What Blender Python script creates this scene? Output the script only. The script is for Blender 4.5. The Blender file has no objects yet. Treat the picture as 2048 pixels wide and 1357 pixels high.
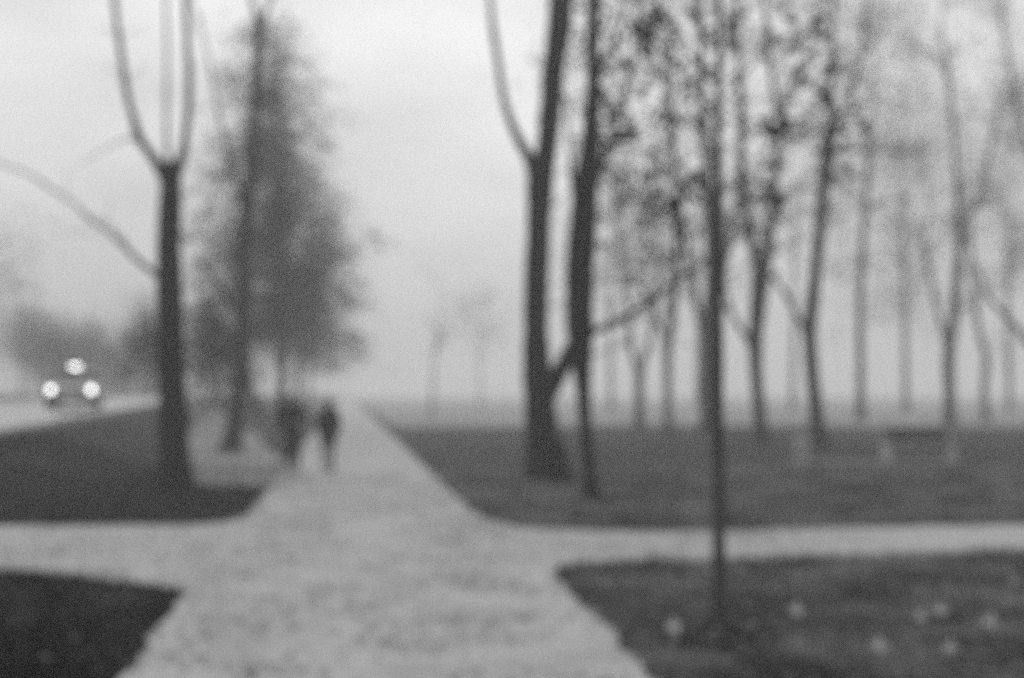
import bpy, bmesh, math, random
import numpy as np
from mathutils import Vector, Matrix, noise

random.seed(7)
rng = np.random.default_rng(7)
scene = bpy.context.scene
COL = scene.collection
F = 2844.0            # focal length in photo pixels (50 mm on 36 mm, 2048 px wide)
CAM_H = 1.75
TILT = math.atan((785 - 678.5) / F)
HAZE = 0.0037

# ------------------------------------------------------------------ planning helpers
def ray(px, py):
    c, s = math.cos(TILT), math.sin(TILT)
    u = (px - 1024) / F
    v = -(py - 678.5) / F
    return Vector((u, c - s * v, s + c * v))

def at(px, py, d):
    r = ray(px, py)
    return Vector((0, 0, CAM_H)) + r * (d / r.y)

def ground(px, py, z=0.0):
    r = ray(px, py)
    t = (z - CAM_H) / r.z
    return Vector((0, 0, CAM_H)) + r * t

def sstep(a, b, x):
    t = min(1, max(0, (x - a) / (b - a)))
    return t * t * (3 - 2 * t)

def x_left(y):  return -2.40 - 0.117 * (y - 8.7)
def x_right(y): return 0.845 - 0.117 * (y - 8.7)
def x_road(y):  return -11.3 - 0.117 * (y - 31)
def z_road(y):  return 0.75 + min(0.55, max(-0.2, 0.015 * (y - 31)))

def h(x, y):
    if x > x_left(y) - 2.6:
        return 0.0
    gap = x_left(y) - x
    full = x_left(y) - x_road(y) - 0.2
    return z_road(y) * sstep(2.9, full, gap) * sstep(17, 30, y)

# ------------------------------------------------------------------ materials (all grey: black-and-white film)
def mat(name, lo, hi=None, rough=0.9, scale=6.0, detail=5.0, bump=0.0, bump_scale=None, metallic=0.0, spec=0.3, stretch=None, coords='Object'):
    m = bpy.data.materials.new(name); m.use_nodes = True
    nt = m.node_tree; b = nt.nodes['Principled BSDF']
    b.inputs['Roughness'].default_value = rough
    b.inputs['Metallic'].default_value = metallic
    b.inputs['Specular IOR Level'].default_value = spec
    hi = lo if hi is None else hi
    tc = nt.nodes.new('ShaderNodeTexCoord'); mp = nt.nodes.new('ShaderNodeMapping')
    nt.links.new(tc.outputs[coords], mp.inputs['Vector'])
    if stretch: mp.inputs['Scale'].default_value = stretch
    nz = nt.nodes.new('ShaderNodeTexNoise'); nz.inputs['Scale'].default_value = scale; nz.inputs['Detail'].default_value = detail
    nt.links.new(mp.outputs['Vector'], nz.inputs['Vector'])
    cr = nt.nodes.new('ShaderNodeValToRGB')
    cr.color_ramp.elements[0].position = 0.3; cr.color_ramp.elements[1].position = 0.7
    cr.color_ramp.elements[0].color = (lo, lo, lo, 1); cr.color_ramp.elements[1].color = (hi, hi, hi, 1)
    nt.links.new(nz.outputs['Fac'], cr.inputs['Fac']); nt.links.new(cr.outputs['Color'], b.inputs['Base Color'])
    if bump:
        n2 = nt.nodes.new('ShaderNodeTexNoise'); n2.inputs['Scale'].default_value = bump_scale or scale * 3; n2.inputs['Detail'].default_value = 6
        nt.links.new(mp.outputs['Vector'], n2.inputs['Vector'])
        bp = nt.nodes.new('ShaderNodeBump'); bp.inputs['Strength'].default_value = bump; bp.inputs['Distance'].default_value = 0.03
        nt.links.new(n2.outputs['Fac'], bp.inputs['Height']); nt.links.new(bp.outputs['Normal'], b.inputs['Normal'])
    return m

def two_scale(m, lo2, hi2, scale2, p0=0.35, p1=0.65):
    """multiply the base colour with a second, broader noise (worn and damp patches)"""
    nt = m.node_tree; b = nt.nodes['Principled BSDF']
    src = b.inputs['Base Color'].links[0].from_socket
    tc = nt.nodes.new('ShaderNodeTexCoord')
    nz = nt.nodes.new('ShaderNodeTexNoise'); nz.inputs['Scale'].default_value = scale2; nz.inputs['Detail'].default_value = 3
    nt.links.new(tc.outputs['Object'], nz.inputs['Vector'])
    cr = nt.nodes.new('ShaderNodeValToRGB')
    cr.color_ramp.elements[0].position = p0; cr.color_ramp.elements[1].position = p1
    cr.color_ramp.elements[0].color = (lo2, lo2, lo2, 1); cr.color_ramp.elements[1].color = (hi2, hi2, hi2, 1)
    nt.links.new(nz.outputs['Fac'], cr.inputs['Fac'])
    mx = nt.nodes.new('ShaderNodeMix'); mx.data_type = 'RGBA'; mx.blend_type = 'MULTIPLY'; mx.inputs['Factor'].default_value = 1
    nt.links.new(src, mx.inputs['A']); nt.links.new(cr.outputs['Color'], mx.inputs['B'])
    nt.links.new(mx.outputs['Result'], b.inputs['Base Color'])
    return m

def emit(name, strength):
    m = bpy.data.materials.new(name); m.use_nodes = True
    b = m.node_tree.nodes['Principled BSDF']
    b.inputs['Base Color'].default_value = (0.8, 0.8, 0.8, 1)
    b.inputs['Emission Color'].default_value = (1, 1, 1, 1)
    b.inputs['Emission Strength'].default_value = strength
    return m

M = {}
M['lawn'] = two_scale(mat('lawn_grass', 0.022, 0.050, 0.95, 9.0, 8, 0.8, 40, spec=0.1), 0.5, 1.35, 0.55, 0.40, 0.60)
M['blade_dark'] = two_scale(mat('vignette_grass_blade', 0.008, 0.020, 0.9, 3.0, 4, spec=0.05), 0.5, 1.3, 0.9)  # left-hand grass coloured darker to imitate the lens's dim corner
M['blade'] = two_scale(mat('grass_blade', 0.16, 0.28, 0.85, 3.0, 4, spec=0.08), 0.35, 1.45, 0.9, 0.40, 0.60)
M['path'] = two_scale(mat('path_gravel', 0.35, 0.55, 0.95, 11.0, 9, 0.6, 50, spec=0.2), 0.84, 1.08, 1.3)
M['dirt'] = mat('worn_earth', 0.22, 0.32, 0.95, 4.0, 7, 0.5, 30, spec=0.1)
M['soil'] = mat('dark_soil', 0.004, 0.009, 0.95, 12.0, 6, 0.8, 40, spec=0.1)
M['road'] = mat('wet_asphalt', 0.22, 0.32, 0.28, 1.2, 6, 0.1, 30, spec=0.5)
M['kerb'] = mat('kerb_stone', 0.34, 0.46, 0.85, 5.0, 5, 0.2)
M['paving'] = mat('paving_stone', 0.16, 0.23, 0.9, 5.0, 5, 0.2)
M['concrete'] = mat('pale_concrete', 0.36, 0.46, 0.85, 7.0, 6, 0.3)
M['bark'] = mat('dark_bark', 0.008, 0.022, 0.95, 9.0, 8, 0.9, 22, spec=0.1, stretch=(1, 1, 0.25))
M['bark_pale'] = mat('grey_bark', 0.05, 0.09, 0.95, 9.0, 8, 0.8, 22, spec=0.1, stretch=(1, 1, 0.25))
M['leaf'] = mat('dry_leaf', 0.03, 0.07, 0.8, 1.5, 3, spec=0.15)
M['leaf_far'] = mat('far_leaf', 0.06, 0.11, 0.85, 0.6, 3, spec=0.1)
M['needle'] = mat('conifer_needle', 0.03, 0.06, 0.85, 1.2, 3, spec=0.1)
M['fallen'] = mat('fallen_leaf_pale', 0.38, 0.55, 0.7, 8.0, 3, spec=0.2)
M['litter'] = mat('leaf_litter', 0.04, 0.22, 0.85, 2.0, 3, spec=0.1)
M['skin'] = mat('skin', 0.32, 0.36, 0.6, 20)
M['dark_wool'] = mat('dark_wool', 0.004, 0.007, 0.95, 60, 4, 0.3, spec=0.1)
M['dark_cloth'] = mat('dark_cloth', 0.005, 0.009, 0.9, 50, 4, 0.2, spec=0.1)
M['mid_cloth'] = mat('grey_cloth', 0.13, 0.18, 0.9, 50, 4, 0.2, spec=0.1)
M['shoe'] = mat('shoe_leather', 0.015, 0.02, 0.5, 30)
M['grey_hair'] = mat('grey_hair', 0.16, 0.24, 0.7, 60)
M['dark_hair'] = mat('dark_hair', 0.012, 0.02, 0.6, 60)
M['eye'] = mat('eye', 0.05, 0.05, 0.2)
M['car_paint'] = mat('car_paint', 0.10, 0.115, 0.25, 3, 2, spec=0.5)
M['glass'] = mat('dark_glass', 0.02, 0.025, 0.08, 3, 2, spec=0.6)
M['rubber'] = mat('rubber', 0.02, 0.03, 0.9, 20)
M['metal'] = mat('bright_metal', 0.5, 0.6, 0.3, 10, 3, metallic=0.9)
M['plate'] = mat('number_plate', 0.7, 0.75, 0.5, 3)
M['iron'] = mat('painted_iron', 0.03, 0.045, 0.6, 12, 4, 0.2)
M['wood_dark'] = mat('dark_stained_wood', 0.018, 0.04, 0.75, 8, 6, 0.4, stretch=(0.2, 1, 1))
M['wood_pale'] = mat('weathered_wood', 0.16, 0.26, 0.8, 8, 6, 0.4, stretch=(0.2, 1, 1))
M['headlamp'] = emit('headlamp_lit', 4.4)
M['rooflamp'] = emit('roof_lamp_lit', 4.2)
M['lantern'] = emit('lantern_lit', 1.3)

# ------------------------------------------------------------------ object helpers
def tag(o, label=None, cat=None, group=None, kind=None):
    if label: o['label'] = label
    if cat: o['category'] = cat
    if group: o['group'] = group
    if kind: o['kind'] = kind
    return o

def thing(name, label, cat, loc, rz=0.0, group=None):
    o = bpy.data.objects.new(name, None); COL.objects.link(o)
    o.empty_display_size = 0.3
    o.location = loc; o.rotation_euler = (0, 0, rz)
    return tag(o, label, cat, group)

def add_obj(name, me, material, parent=None, smooth=True, world_space=True):
    o = bpy.data.objects.new(name, me); COL.objects.link(o)
    if material: me.materials.append(material)
    if smooth:
        me.polygons.foreach_set('use_smooth', [True] * len(me.polygons))
    if parent is not None:
        o.parent = parent
        if world_space:
            o.matrix_parent_inverse = (Matrix.Translation(parent.location) @ parent.rotation_euler.to_matrix().to_4x4()).inverted()
    return o

def mesh_pd(name, v, f):
    me = bpy.data.meshes.new(name); me.from_pydata([tuple(p) for p in v], [], f); me.update(); return me

def mesh_quads(name, q):
    """q: (N,4,3) array of loose quads"""
    n = len(q)
    me = bpy.data.meshes.new(name)
    me.vertices.add(n * 4); me.vertices.foreach_set('co', q.reshape(-1).astype(np.float32))
    me.loops.add(n * 4); me.loops.foreach_set('vertex_index', np.arange(n * 4, dtype=np.int32))
    me.polygons.add(n); me.polygons.foreach_set('loop_start', np.arange(0, n * 4, 4, dtype=np.int32))
    me.polygons.foreach_set('loop_total', np.full(n, 4, dtype=np.int32))
    me.update(calc_edges=True); me.validate()
    return me

class MB:
    """collects shapes, links them as one mesh object"""
    def __init__(self): self.v, self.f = [], []
    def add(self, v, f):
        n = len(self.v); self.v += [Vector(p) for p in v]; self.f += [tuple(i + n for i in q) for q in f]
    def box(self, c, s, bev=0.0, rot=None):
        bm = bmesh.new(); bmesh.ops.create_cube(bm, size=1)
        for w in bm.verts: w.co = Vector((w.co.x * s[0], w.co.y * s[1], w.co.z * s[2]))
        if bev: bmesh.ops.bevel(bm, geom=bm.edges[:], offset=bev, segments=2, affect='EDGES', profile=0.6)
        if rot: bmesh.ops.rotate(bm, verts=bm.verts, matrix=rot)
        bm.verts.index_update()
        self.add([w.co + Vector(c) for w in bm.verts], [[w.index for w in q.verts] for q in bm.faces]); bm.free()
    def ball(self, c, r, seg=16, rings=10):
        bm = bmesh.new(); bmesh.ops.create_uvsphere(bm, u_segments=seg, v_segments=rings, radius=1)
        r = (r, r, r) if isinstance(r, (int, float)) else r
        bm.verts.index_update()
        self.add([Vector((w.co.x * r[0], w.co.y * r[1], w.co.z * r[2])) + Vector(c) for w in bm.verts], [[w.index for w in q.verts] for q in bm.faces]); bm.free()
    def lathe(self, prof, c=(0, 0, 0), seg=18, axis='z'):
        v, f = [], []
        n = len(prof)
        for r, z in prof:
            for k in range(seg):
                a = 2 * math.pi * k / seg
                p = (r * math.cos(a), r * math.sin(a), z)
                if axis == 'x': p = (p[2], p[0], p[1])
                v.append(Vector(p) + Vector(c))
        for i in range(n - 1):
            for k in range(seg):
                f.append((i * seg + k, i * seg + (k + 1) % seg, (i + 1) * seg + (k + 1) % seg, (i + 1) * seg + k))
        f.append(tuple(range(seg))[::-1]); f.append(tuple((n - 1) * seg + k for k in range(seg)))
        self.add(v, f)
    def tube(self, pts, sides=9, rough=0.06, seed=0, res=5, flare=None):
        """pts: [(Vector, radius)] smoothed by a spline; round section with uneven bark"""
        P = [Vector(p) for p, r in pts]; R = [r for p, r in pts]
        if len(P) > 2 or res > 5:
            Q, S = [], []
            for i in range(len(P) - 1):
                p0 = P[max(0, i - 1)]; p1 = P[i]; p2 = P[i + 1]; p3 = P[min(len(P) - 1, i + 2)]
                for k in range(res):
                    t = k / res
                    Q.append(0.5 * ((2 * p1) + (p2 - p0) * t + (2 * p0 - 5 * p1 + 4 * p2 - p3) * t * t + (3 * p1 - p0 - 3 * p2 + p3) * t ** 3))
                    S.append(R[i] * (1 - t) + R[i + 1] * t)
            Q.append(P[-1]); S.append(R[-1])
        else: Q, S = P, R
        v, f = [], []
        ref = Vector((0.31, 0.95, 0.05))
        for i, p in enumerate(Q):
            d = (Q[min(i + 1, len(Q) - 1)] - Q[max(i - 1, 0)]).normalized()
            a = d.cross(ref)
            if a.length < 0.05: a = d.cross(Vector((1, 0, 0)))
            a.normalize(); b = d.cross(a).normalized()
            for k in range(sides):
                t = 2 * math.pi * k / sides
                rr = S[i] * (1 + rough * 2 * (noise.noise(Vector((p.x * 3 + math.cos(t) * 1.5 + seed, p.y * 3 + math.sin(t) * 1.5, p.z * 2.2)))))
                if flare and p.z < flare[0]:
                    u = 1 - max(0, p.z) / flare[0]
                    rr *= 1 + flare[1] * u * u * (0.75 + 0.5 * math.cos(3 * t + seed) + 0.3 * math.cos(5 * t + 2 * seed))
                v.append(p + (a * math.cos(t) + b * math.sin(t)) * rr)
        n = len(Q)
        for i in range(n - 1):
            for k in range(sides):
                f.append((i * sides + k, i * sides + (k + 1) % sides, (i + 1) * sides + (k + 1) % sides, (i + 1) * sides + k))
        f.append(tuple(range(sides))[::-1]); f.append(tuple((n - 1) * sides + k for k in range(sides)))
        self.add(v, f)
        return Q
    def rings(self, rows, seg=20):
        """rows: (cx, cy, z, rx, ry) ellipses, closed stack"""
        v, f = [], []
        for cx, cy, z, rx, ry in rows:
            for k in range(seg):
                a = 2 * math.pi * k / seg
                v.append((cx + rx * math.cos(a), cy + ry * math.sin(a), z))
        n = len(rows)
        for i in range(n - 1):
            for k in range(seg):
                f.append((i * seg + k, i * seg + (k + 1) % seg, (i + 1) * seg + (k + 1) % seg, (i + 1) * seg + k))
        f.append(tuple(range(seg))[::-1]); f.append(tuple((n - 1) * seg + k for k in range(seg)))
        self.add(v, f)
    def mesh(self, name): return mesh_pd(name, self.v, self.f)
    def build(self, name, material, parent=None, smooth=True, world_space=True):
        return add_obj(name, self.mesh(name), material, parent, smooth, world_space)

# ------------------------------------------------------------------ ground, paths, road
def axis(*parts):
    out = []
    for a, b, s in parts:
        n = max(1, round((b - a) / s))
        out += [a + (b - a) * i / n for i in range(n)]
    out.append(parts[-1][1]); return out
xs = axis((-640, -100, 60), (-100, -34, 4), (-34, -2, 0.5), (-2, 30, 2), (30, 100, 7), (100, 640, 60))
ys = axis((-90, -6, 12), (-6, 14, 2), (14, 100, 0.6), (100, 180, 5), (180, 640, 40))
gv = [(x, y, h(x, y)) for y in ys for x in xs]
nx = len(xs)
gf = [(j * nx + i, j * nx + i + 1, (j + 1) * nx + i + 1, (j + 1) * nx + i) for j in range(len(ys) - 1) for i in range(nx - 1)]
tag(add_obj('lawn', mesh_pd('lawn', gv, gf), M['lawn']), kind='structure')

def g2(px, py):
    p = ground(px, py); return (p.x, p.y)

outline = [(x_left(-4), -4)] + [g2(240, 1357), g2(330, 1240), g2(366, 1198), g2(362, 1187), g2(335, 1178), g2(270, 1169), g2(200, 1160), g2(100, 1150), g2(0, 1140),
           (-9, 15.6), (-16, 17.2), (-30, 18.5), (-30, 22.0), (-16, 20.6), (-9, 18.7),
           g2(0, 1054), g2(200, 1053), g2(380, 1052), g2(455, 1046), g2(490, 1034), g2(515, 1010)]
outline += [(x_left(y), y) for y in (25, 28, 32, 38, 45, 55, 70, 90, 120, 160, 220, 320)]
outline += [(x_right(y), y) for y in (320, 220, 160, 120, 90, 70, 55, 45, 38, 32, 28, 25, 22)]
outline += [g2(962, 1034), g2(985, 1046), g2(1030, 1054), g2(1100, 1061), g2(1205, 1064), g2(1425, 1065), g2(1716, 1057), g2(2048, 1051),
            (14, 19.6), (30, 21.5), (30, 18.2), (14, 16.6), g2(2048, 1104), g2(1716, 1116), g2(1430, 1123), g2(1240, 1125), g2(1155, 1129), g2(1118, 1138), g2(1108, 1148), g2(1124, 1168),
            g2(1200, 1243), g2(1300, 1357), (x_right(-4), -4)]
def rough_outline(pts, amp=0.07):
    out = []
    for i, a in enumerate(pts):
        b = pts[(i + 1) % len(pts)]
        L = math.hypot(b[0] - a[0], b[1] - a[1]); n = max(1, min(60, int(L / 0.18)))
        for k in range(n):
            t = k / n; x = a[0] + (b[0] - a[0]) * t; y = a[1] + (b[1] - a[1]) * t
            w = amp * (1 if y > 0 else 0)
            out.append((x + w * noise.noise(Vector((x * 2.3, y * 2.3, 1))) * 2, y + w * noise.noise(Vector((x * 2.3, y * 2.3, 9))) * 2))
    return out
bm = bmesh.new()
vs = [bm.verts.new((x, y, 0.012)) for x, y in rough_outline(outline)]
bm.faces.new(vs); bmesh.ops.triangulate(bm, faces=bm.faces[:], ngon_method='EAR_CLIP')
bmesh.ops.recalc_face_normals(bm, faces=bm.faces)
if sum(q.normal.z for q in bm.faces) < 0: bmesh.ops.reverse_faces(bm, faces=bm.faces)
me = bpy.data.meshes.new('path'); bm.to_mesh(me); bm.free()
tag(add_obj('path', me, M['path'], smooth=False), kind='structure')
PATH = outline
def inside(x, y, poly=PATH):
    c = False; j = len(poly) - 1
    for i in range(len(poly)):
        xi, yi = poly[i]; xj, yj = poly[j]
        if (yi > y) != (yj > y) and x < (xj - xi) * (y - yi) / (yj - yi) + xi: c = not c
        j = i
    return c

def strip(name, centre, width, dz, material):
    """draped strip along (x, y) points"""
    P = []
    for i in range(len(centre) - 1):
        p0, p1, p2, p3 = [Vector((*centre[min(max(k, 0), len(centre) - 1)], 0)) for k in (i - 1, i, i + 1, i + 2)]
        n = max(2, int((p2 - p1).length / 0.5))
        for k in range(n):
            t = k / n
            P.append(0.5 * ((2 * p1) + (p2 - p0) * t + (2 * p0 - 5 * p1 + 4 * p2 - p3) * t * t + (3 * p1 - p0 - 3 * p2 + p3) * t ** 3))
    P.append(Vector((*centre[-1], 0)))
    v, f = [], []; C = 7
    for i, p in enumerate(P):
        d = (P[min(i + 1, len(P) - 1)] - P[max(0, i - 1)]).normalized(); s = Vector((d.y, -d.x, 0))
        w = width * (1 + 0.12 * noise.noise(Vector((p.x * .8, p.y * .8, 3))))
        for k in range(C):
            q = p + s * w * (k / (C - 1) - 0.5); v.append((q.x, q.y, h(q.x, q.y) + dz))
    for i in range(len(P) - 1):
        for k in range(C - 1):
            a = i * C + k; f.append((a, a + 1, a + C + 1, a + C))
    return tag(add_obj(name, mesh_pd(name, v, f), material), kind='structure')
strip('side_path', [(-4.2, 27.2), (-4.8, 27.4), (-5.5, 28.6), (-6.05, 31.5), (-6.85, 35), (-7.95, 40), (-9.5, 47), (-11.2, 56), (-14.0, 66), (-16.6, 71)], 2.5, 0.04, M['dirt'])

ry = [20 + 2 * i for i in range(16)] + [52 + 6 * i for i in range(25)] + [220, 300, 400]
def road_h(y): return max(h(x_road(y) - 3.0, y), 0)
v, f = [], []
for y in ry:
    for k in range(5):
        x = x_road(y) - 0.14 - 7.4 * k / 4
        v.append((x, y, road_h(y) + 0.06 + 0.05 * math.sin(math.pi * k / 4)))
for i in range(len(ry) - 1):
    for k in range(4):
        a = i * 5 + k; f.append((a + 1, a, a + 5, a + 6))
tag(add_obj('road', mesh_pd('road', v, f), M['road']), kind='structure')
def kerb(x_off, name='kerb'):
    v, f = [], []
    for y in ry:
        x = x_road(y) + x_off; z = road_h(y)
        v += [(x + 0.07, y, z - 0.15), (x + 0.07, y, z + 0.15), (x + 0.05, y, z + 0.17), (x - 0.05, y, z + 0.17), (x - 0.07, y, z + 0.15), (x - 0.07, y, z - 0.15)]
    for i in range(len(ry) - 1):
        for k in range(5):
            a = i * 6 + k; f.append((a, a + 6, a + 7, a + 1))
    return tag(add_obj(name, mesh_pd(name, v, f), M['kerb'], smooth=False), kind='structure')
kerb(-0.07); kerb(-7.61)

mv, mf = [], []  # pale sheet laid over the far lawn, fog fade put into its colour
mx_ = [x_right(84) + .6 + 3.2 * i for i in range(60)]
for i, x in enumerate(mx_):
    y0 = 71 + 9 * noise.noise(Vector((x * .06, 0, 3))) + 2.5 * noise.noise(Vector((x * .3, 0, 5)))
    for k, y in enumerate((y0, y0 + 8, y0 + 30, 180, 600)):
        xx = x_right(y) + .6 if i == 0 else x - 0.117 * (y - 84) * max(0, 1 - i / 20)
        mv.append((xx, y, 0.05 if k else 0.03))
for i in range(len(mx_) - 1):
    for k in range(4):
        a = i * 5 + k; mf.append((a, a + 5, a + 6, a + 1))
M['far_haze_sheet'] = two_scale(mat('haze_pale_grass', 0.22, 0.33, 0.95, 1.5, 7, 0.5, 8, spec=0.1), 0.75, 1.15, 0.12)
tag(add_obj('far_haze_sheet', mesh_pd('far_haze_sheet', mv, mf), M['far_haze_sheet']), kind='structure')

# ------------------------------------------------------------------ grass, litter, fallen leaves
def blades(n, xr, yr, keep):
    x = rng.uniform(*xr, n); y = yr[0] + (yr[1] - yr[0]) * rng.random(n) ** 1.6
    ok = np.array([keep(a, b) and not inside(a, b) for a, b in zip(x, y)])
    x, y = x[ok], y[ok]; n = len(x)
    tuft = np.array([noise.noise(Vector((a * 1.7, b * 1.7, 4))) for a, b in zip(x, y)])
    hh = (0.05 + 0.05 * rng.random(n)) * (1 + 0.7 * tuft)
    w = 0.004 + 0.005 * rng.random(n); a = rng.uniform(0, 6.28, n)
    lean = rng.normal(0, 0.03, (n, 2))
    z = np.array([h(p, q) for p, q in zip(x, y)])
    c, s = np.cos(a) * w, np.sin(a) * w
    q = np.zeros((n, 4, 3))
    q[:, 0] = np.stack([x - c, y - s, z - 0.005], 1); q[:, 1] = np.stack([x + c, y + s, z - 0.005], 1)
    q[:, 2] = np.stack([x + c * .5 + lean[:, 0], y + s * .5 + lean[:, 1], z + hh], 1)
    q[:, 3] = np.stack([x - c * .3 + lean[:, 0] * 1.1, y - s * .3 + lean[:, 1] * 1.1, z + hh * 1.02], 1)
    return q
SAP = ground(1440, 1268)
def keep_right(x, y): return x > x_right(y) and abs(x) < y * 0.40 + 1 and math.hypot((x - SAP.x + .04) / .42, (y - SAP.y + .35) / .75) > 1
def keep_left(x, y): return x < x_left(y) and x > -y * 0.40 - 1
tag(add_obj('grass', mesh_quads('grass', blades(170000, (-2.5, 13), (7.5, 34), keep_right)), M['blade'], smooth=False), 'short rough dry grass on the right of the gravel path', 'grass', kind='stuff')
tag(add_obj('grass', mesh_quads('grass', blades(80000, (-14, -2), (7.5, 34), keep_left)), M['blade_dark'], smooth=False), 'short grass on the left of the gravel path, coloured dark for corner vignetting', 'grass', kind='stuff')

def flat_leaves(n, xr, yr, keep, size, zoff=0.02):
    out = []
    while len(out) < n:
        x = random.uniform(*xr); y = random.uniform(*yr)
        if not keep(x, y): continue
        a = random.uniform(0, 6.28); L = size * random.uniform(.6, 1.2); W = L * random.uniform(.5, .8)
        t = Vector((math.cos(a), math.sin(a), random.uniform(-.25, .25))); s = Vector((-math.sin(a), math.cos(a), random.uniform(-.3, .3)))
        p = Vector((x, y, h(x, y) + zoff + random.random() * 0.01 + 0.01))
        out.append([p - t * L / 2, p - s * W / 2, p + t * L / 2, p + s * W / 2])
    return np.array([[list(c) for c in b] for b in out])
def patchy(x, y, k): return noise.noise(Vector((x * 0.9, y * 0.9, k))) > random.uniform(-0.4, 0.7)
q = np.concatenate([
    flat_leaves(4200, (-6, 4), (7, 30), lambda x, y: inside(x, y) and patchy(x, y, 2), 0.07),
    flat_leaves(3600, (0, 7), (7.5, 15), lambda x, y: x > x_right(y) and not inside(x, y) and patchy(x, y, 5), 0.08, 0.05),
    flat_leaves(250, (-9, -2), (7.5, 26), lambda x, y: x < x_left(y) and not inside(x, y) and patchy(x, y, 8), 0.07, 0.05)])
tag(add_obj('leaf_litter', mesh_quads('leaf_litter', q), M['litter'], smooth=False), 'scattered brown leaf litter over path and grass', 'leaf litter', kind='stuff')

def curled_leaf(size):
    """lobed, slightly curled dead leaf with a stalk"""
    v = [(0, 0, 0.012)]; f = []
    N = 22
    for k in range(N):
        a = 2 * math.pi * k / N
        r = size * 0.5 * (0.72 + 0.28 * math.cos(5 * a)) * (1.1 if math.cos(a) > 0 else .85)
        v.append((r * math.cos(a), r * math.sin(a) * .9, 0.012 + 0.22 * r * abs(math.sin(a))))
    for k in range(N): f.append((0, 1 + k, 1 + (k + 1) % N))
    n = len(v)
    v += [(-size * .35, -.003, .012), (-size * .35, .003, .012), (-size * .95, .002, .004), (-size * .95, -.002, .004)]
    f.append((n, n + 1, n + 2, n + 3))
    return mesh_pd('fallen_leaf', v, f)
leaf_me = curled_leaf(0.14)
leaf_me.materials.append(M['fallen'])
LG = 'pale fallen leaves lying on the grass'
for px, py, s, lab in [
    (1590, 1222, 1.10, 'bright pale fallen leaf in the grass, nearest on the right of the young trunk'),
    (1345, 1254, 0.95, 'dim pale fallen leaf on grass left of the thin trunk beside the path'),
    (1756, 1297, 1.05, 'pale fallen leaf in the lower right grass, leftmost of the two lowest'),
    (1897, 1299, 1.00, 'pale fallen leaf near the bottom right corner, right one of the two lowest'),
    (1838, 1235, 0.85, 'faint pale fallen leaf, left and dimmer one of a touching pair on grass'),
    (1878, 1222, 1.00, 'pale fallen leaf, right and brighter one of a touching pair on grass'),
    (1976, 1245, 1.25, 'large pale fallen leaf in the grass close to the right edge'),
    (2028, 1165, 0.90, 'faint pale fallen leaf at the right edge below the crossing path')]:
    p = ground(px, py, 0.07)
    o = bpy.data.objects.new('fallen_leaf', leaf_me); COL.objects.link(o)
    o.location = p; o.scale = (s, s, s); o.rotation_euler = (random.uniform(.75, 1.1), random.uniform(-.25, .25), 0)
    tag(o, lab, 'leaf', LG)

def soil(px, py, rx, ry_, name='soil'):
    c = ground(px, py); v = [(c.x, c.y, 0.055)]; f = []; N = 36
    for ring in (0.5, 1.0):
        for k in range(N):
            a = 2 * math.pi * k / N
            w = ring * (1 + 0.22 * noise.noise(Vector((math.cos(a) * 1.6 + px, math.sin(a) * 1.6, 2))))
            x = c.x + rx * w * math.cos(a); y = c.y + ry_ * w * math.sin(a)
            v.append((x, y, h(x, y) + (0.05 if ring < 1 else 0.008)))
    for k in range(N):
        f.append((0, 1 + k, 1 + (k + 1) % N)); f.append((1 + k, 1 + N + k, 1 + N + (k + 1) % N, 1 + (k + 1) % N))
    tag(add_obj(name, mesh_pd(name, v, f), M['soil']), kind='structure')
soil(1434, 1275, 0.27, 0.50)
soil(1365, 1287, 0.20, 0.16)
soil(320, 966, 0.85, 0.9)
soil(1120, 966, 0.45, 0.5)

# ------------------------------------------------------------------ trees
def leaf_quads(centres, per, spread, size, droop=0.5):
    C = np.repeat(np.array([list(c) for c in centres]), per, axis=0); n = len(C)
    P = C + rng.normal(0, 1, (n, 3)) * np.array([spread, spread, spread * 1.15])
    t = rng.normal(0, 1, (n, 3)); t[:, 2] -= droop * 1.5; t /= np.linalg.norm(t, axis=1)[:, None]
    s = np.cross(t, rng.normal(0, 1, (n, 3))); s /= np.linalg.norm(s, axis=1)[:, None]
    L = (size * rng.uniform(.6, 1.25, n))[:, None]; W = L * rng.uniform(.45, .75, n)[:, None]
    return np.stack([P - t * L * .5, P - s * W * .5 - t * L * .05, P + t * L * .5, P + s * W * .5 - t * L * .05], 1)

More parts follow.
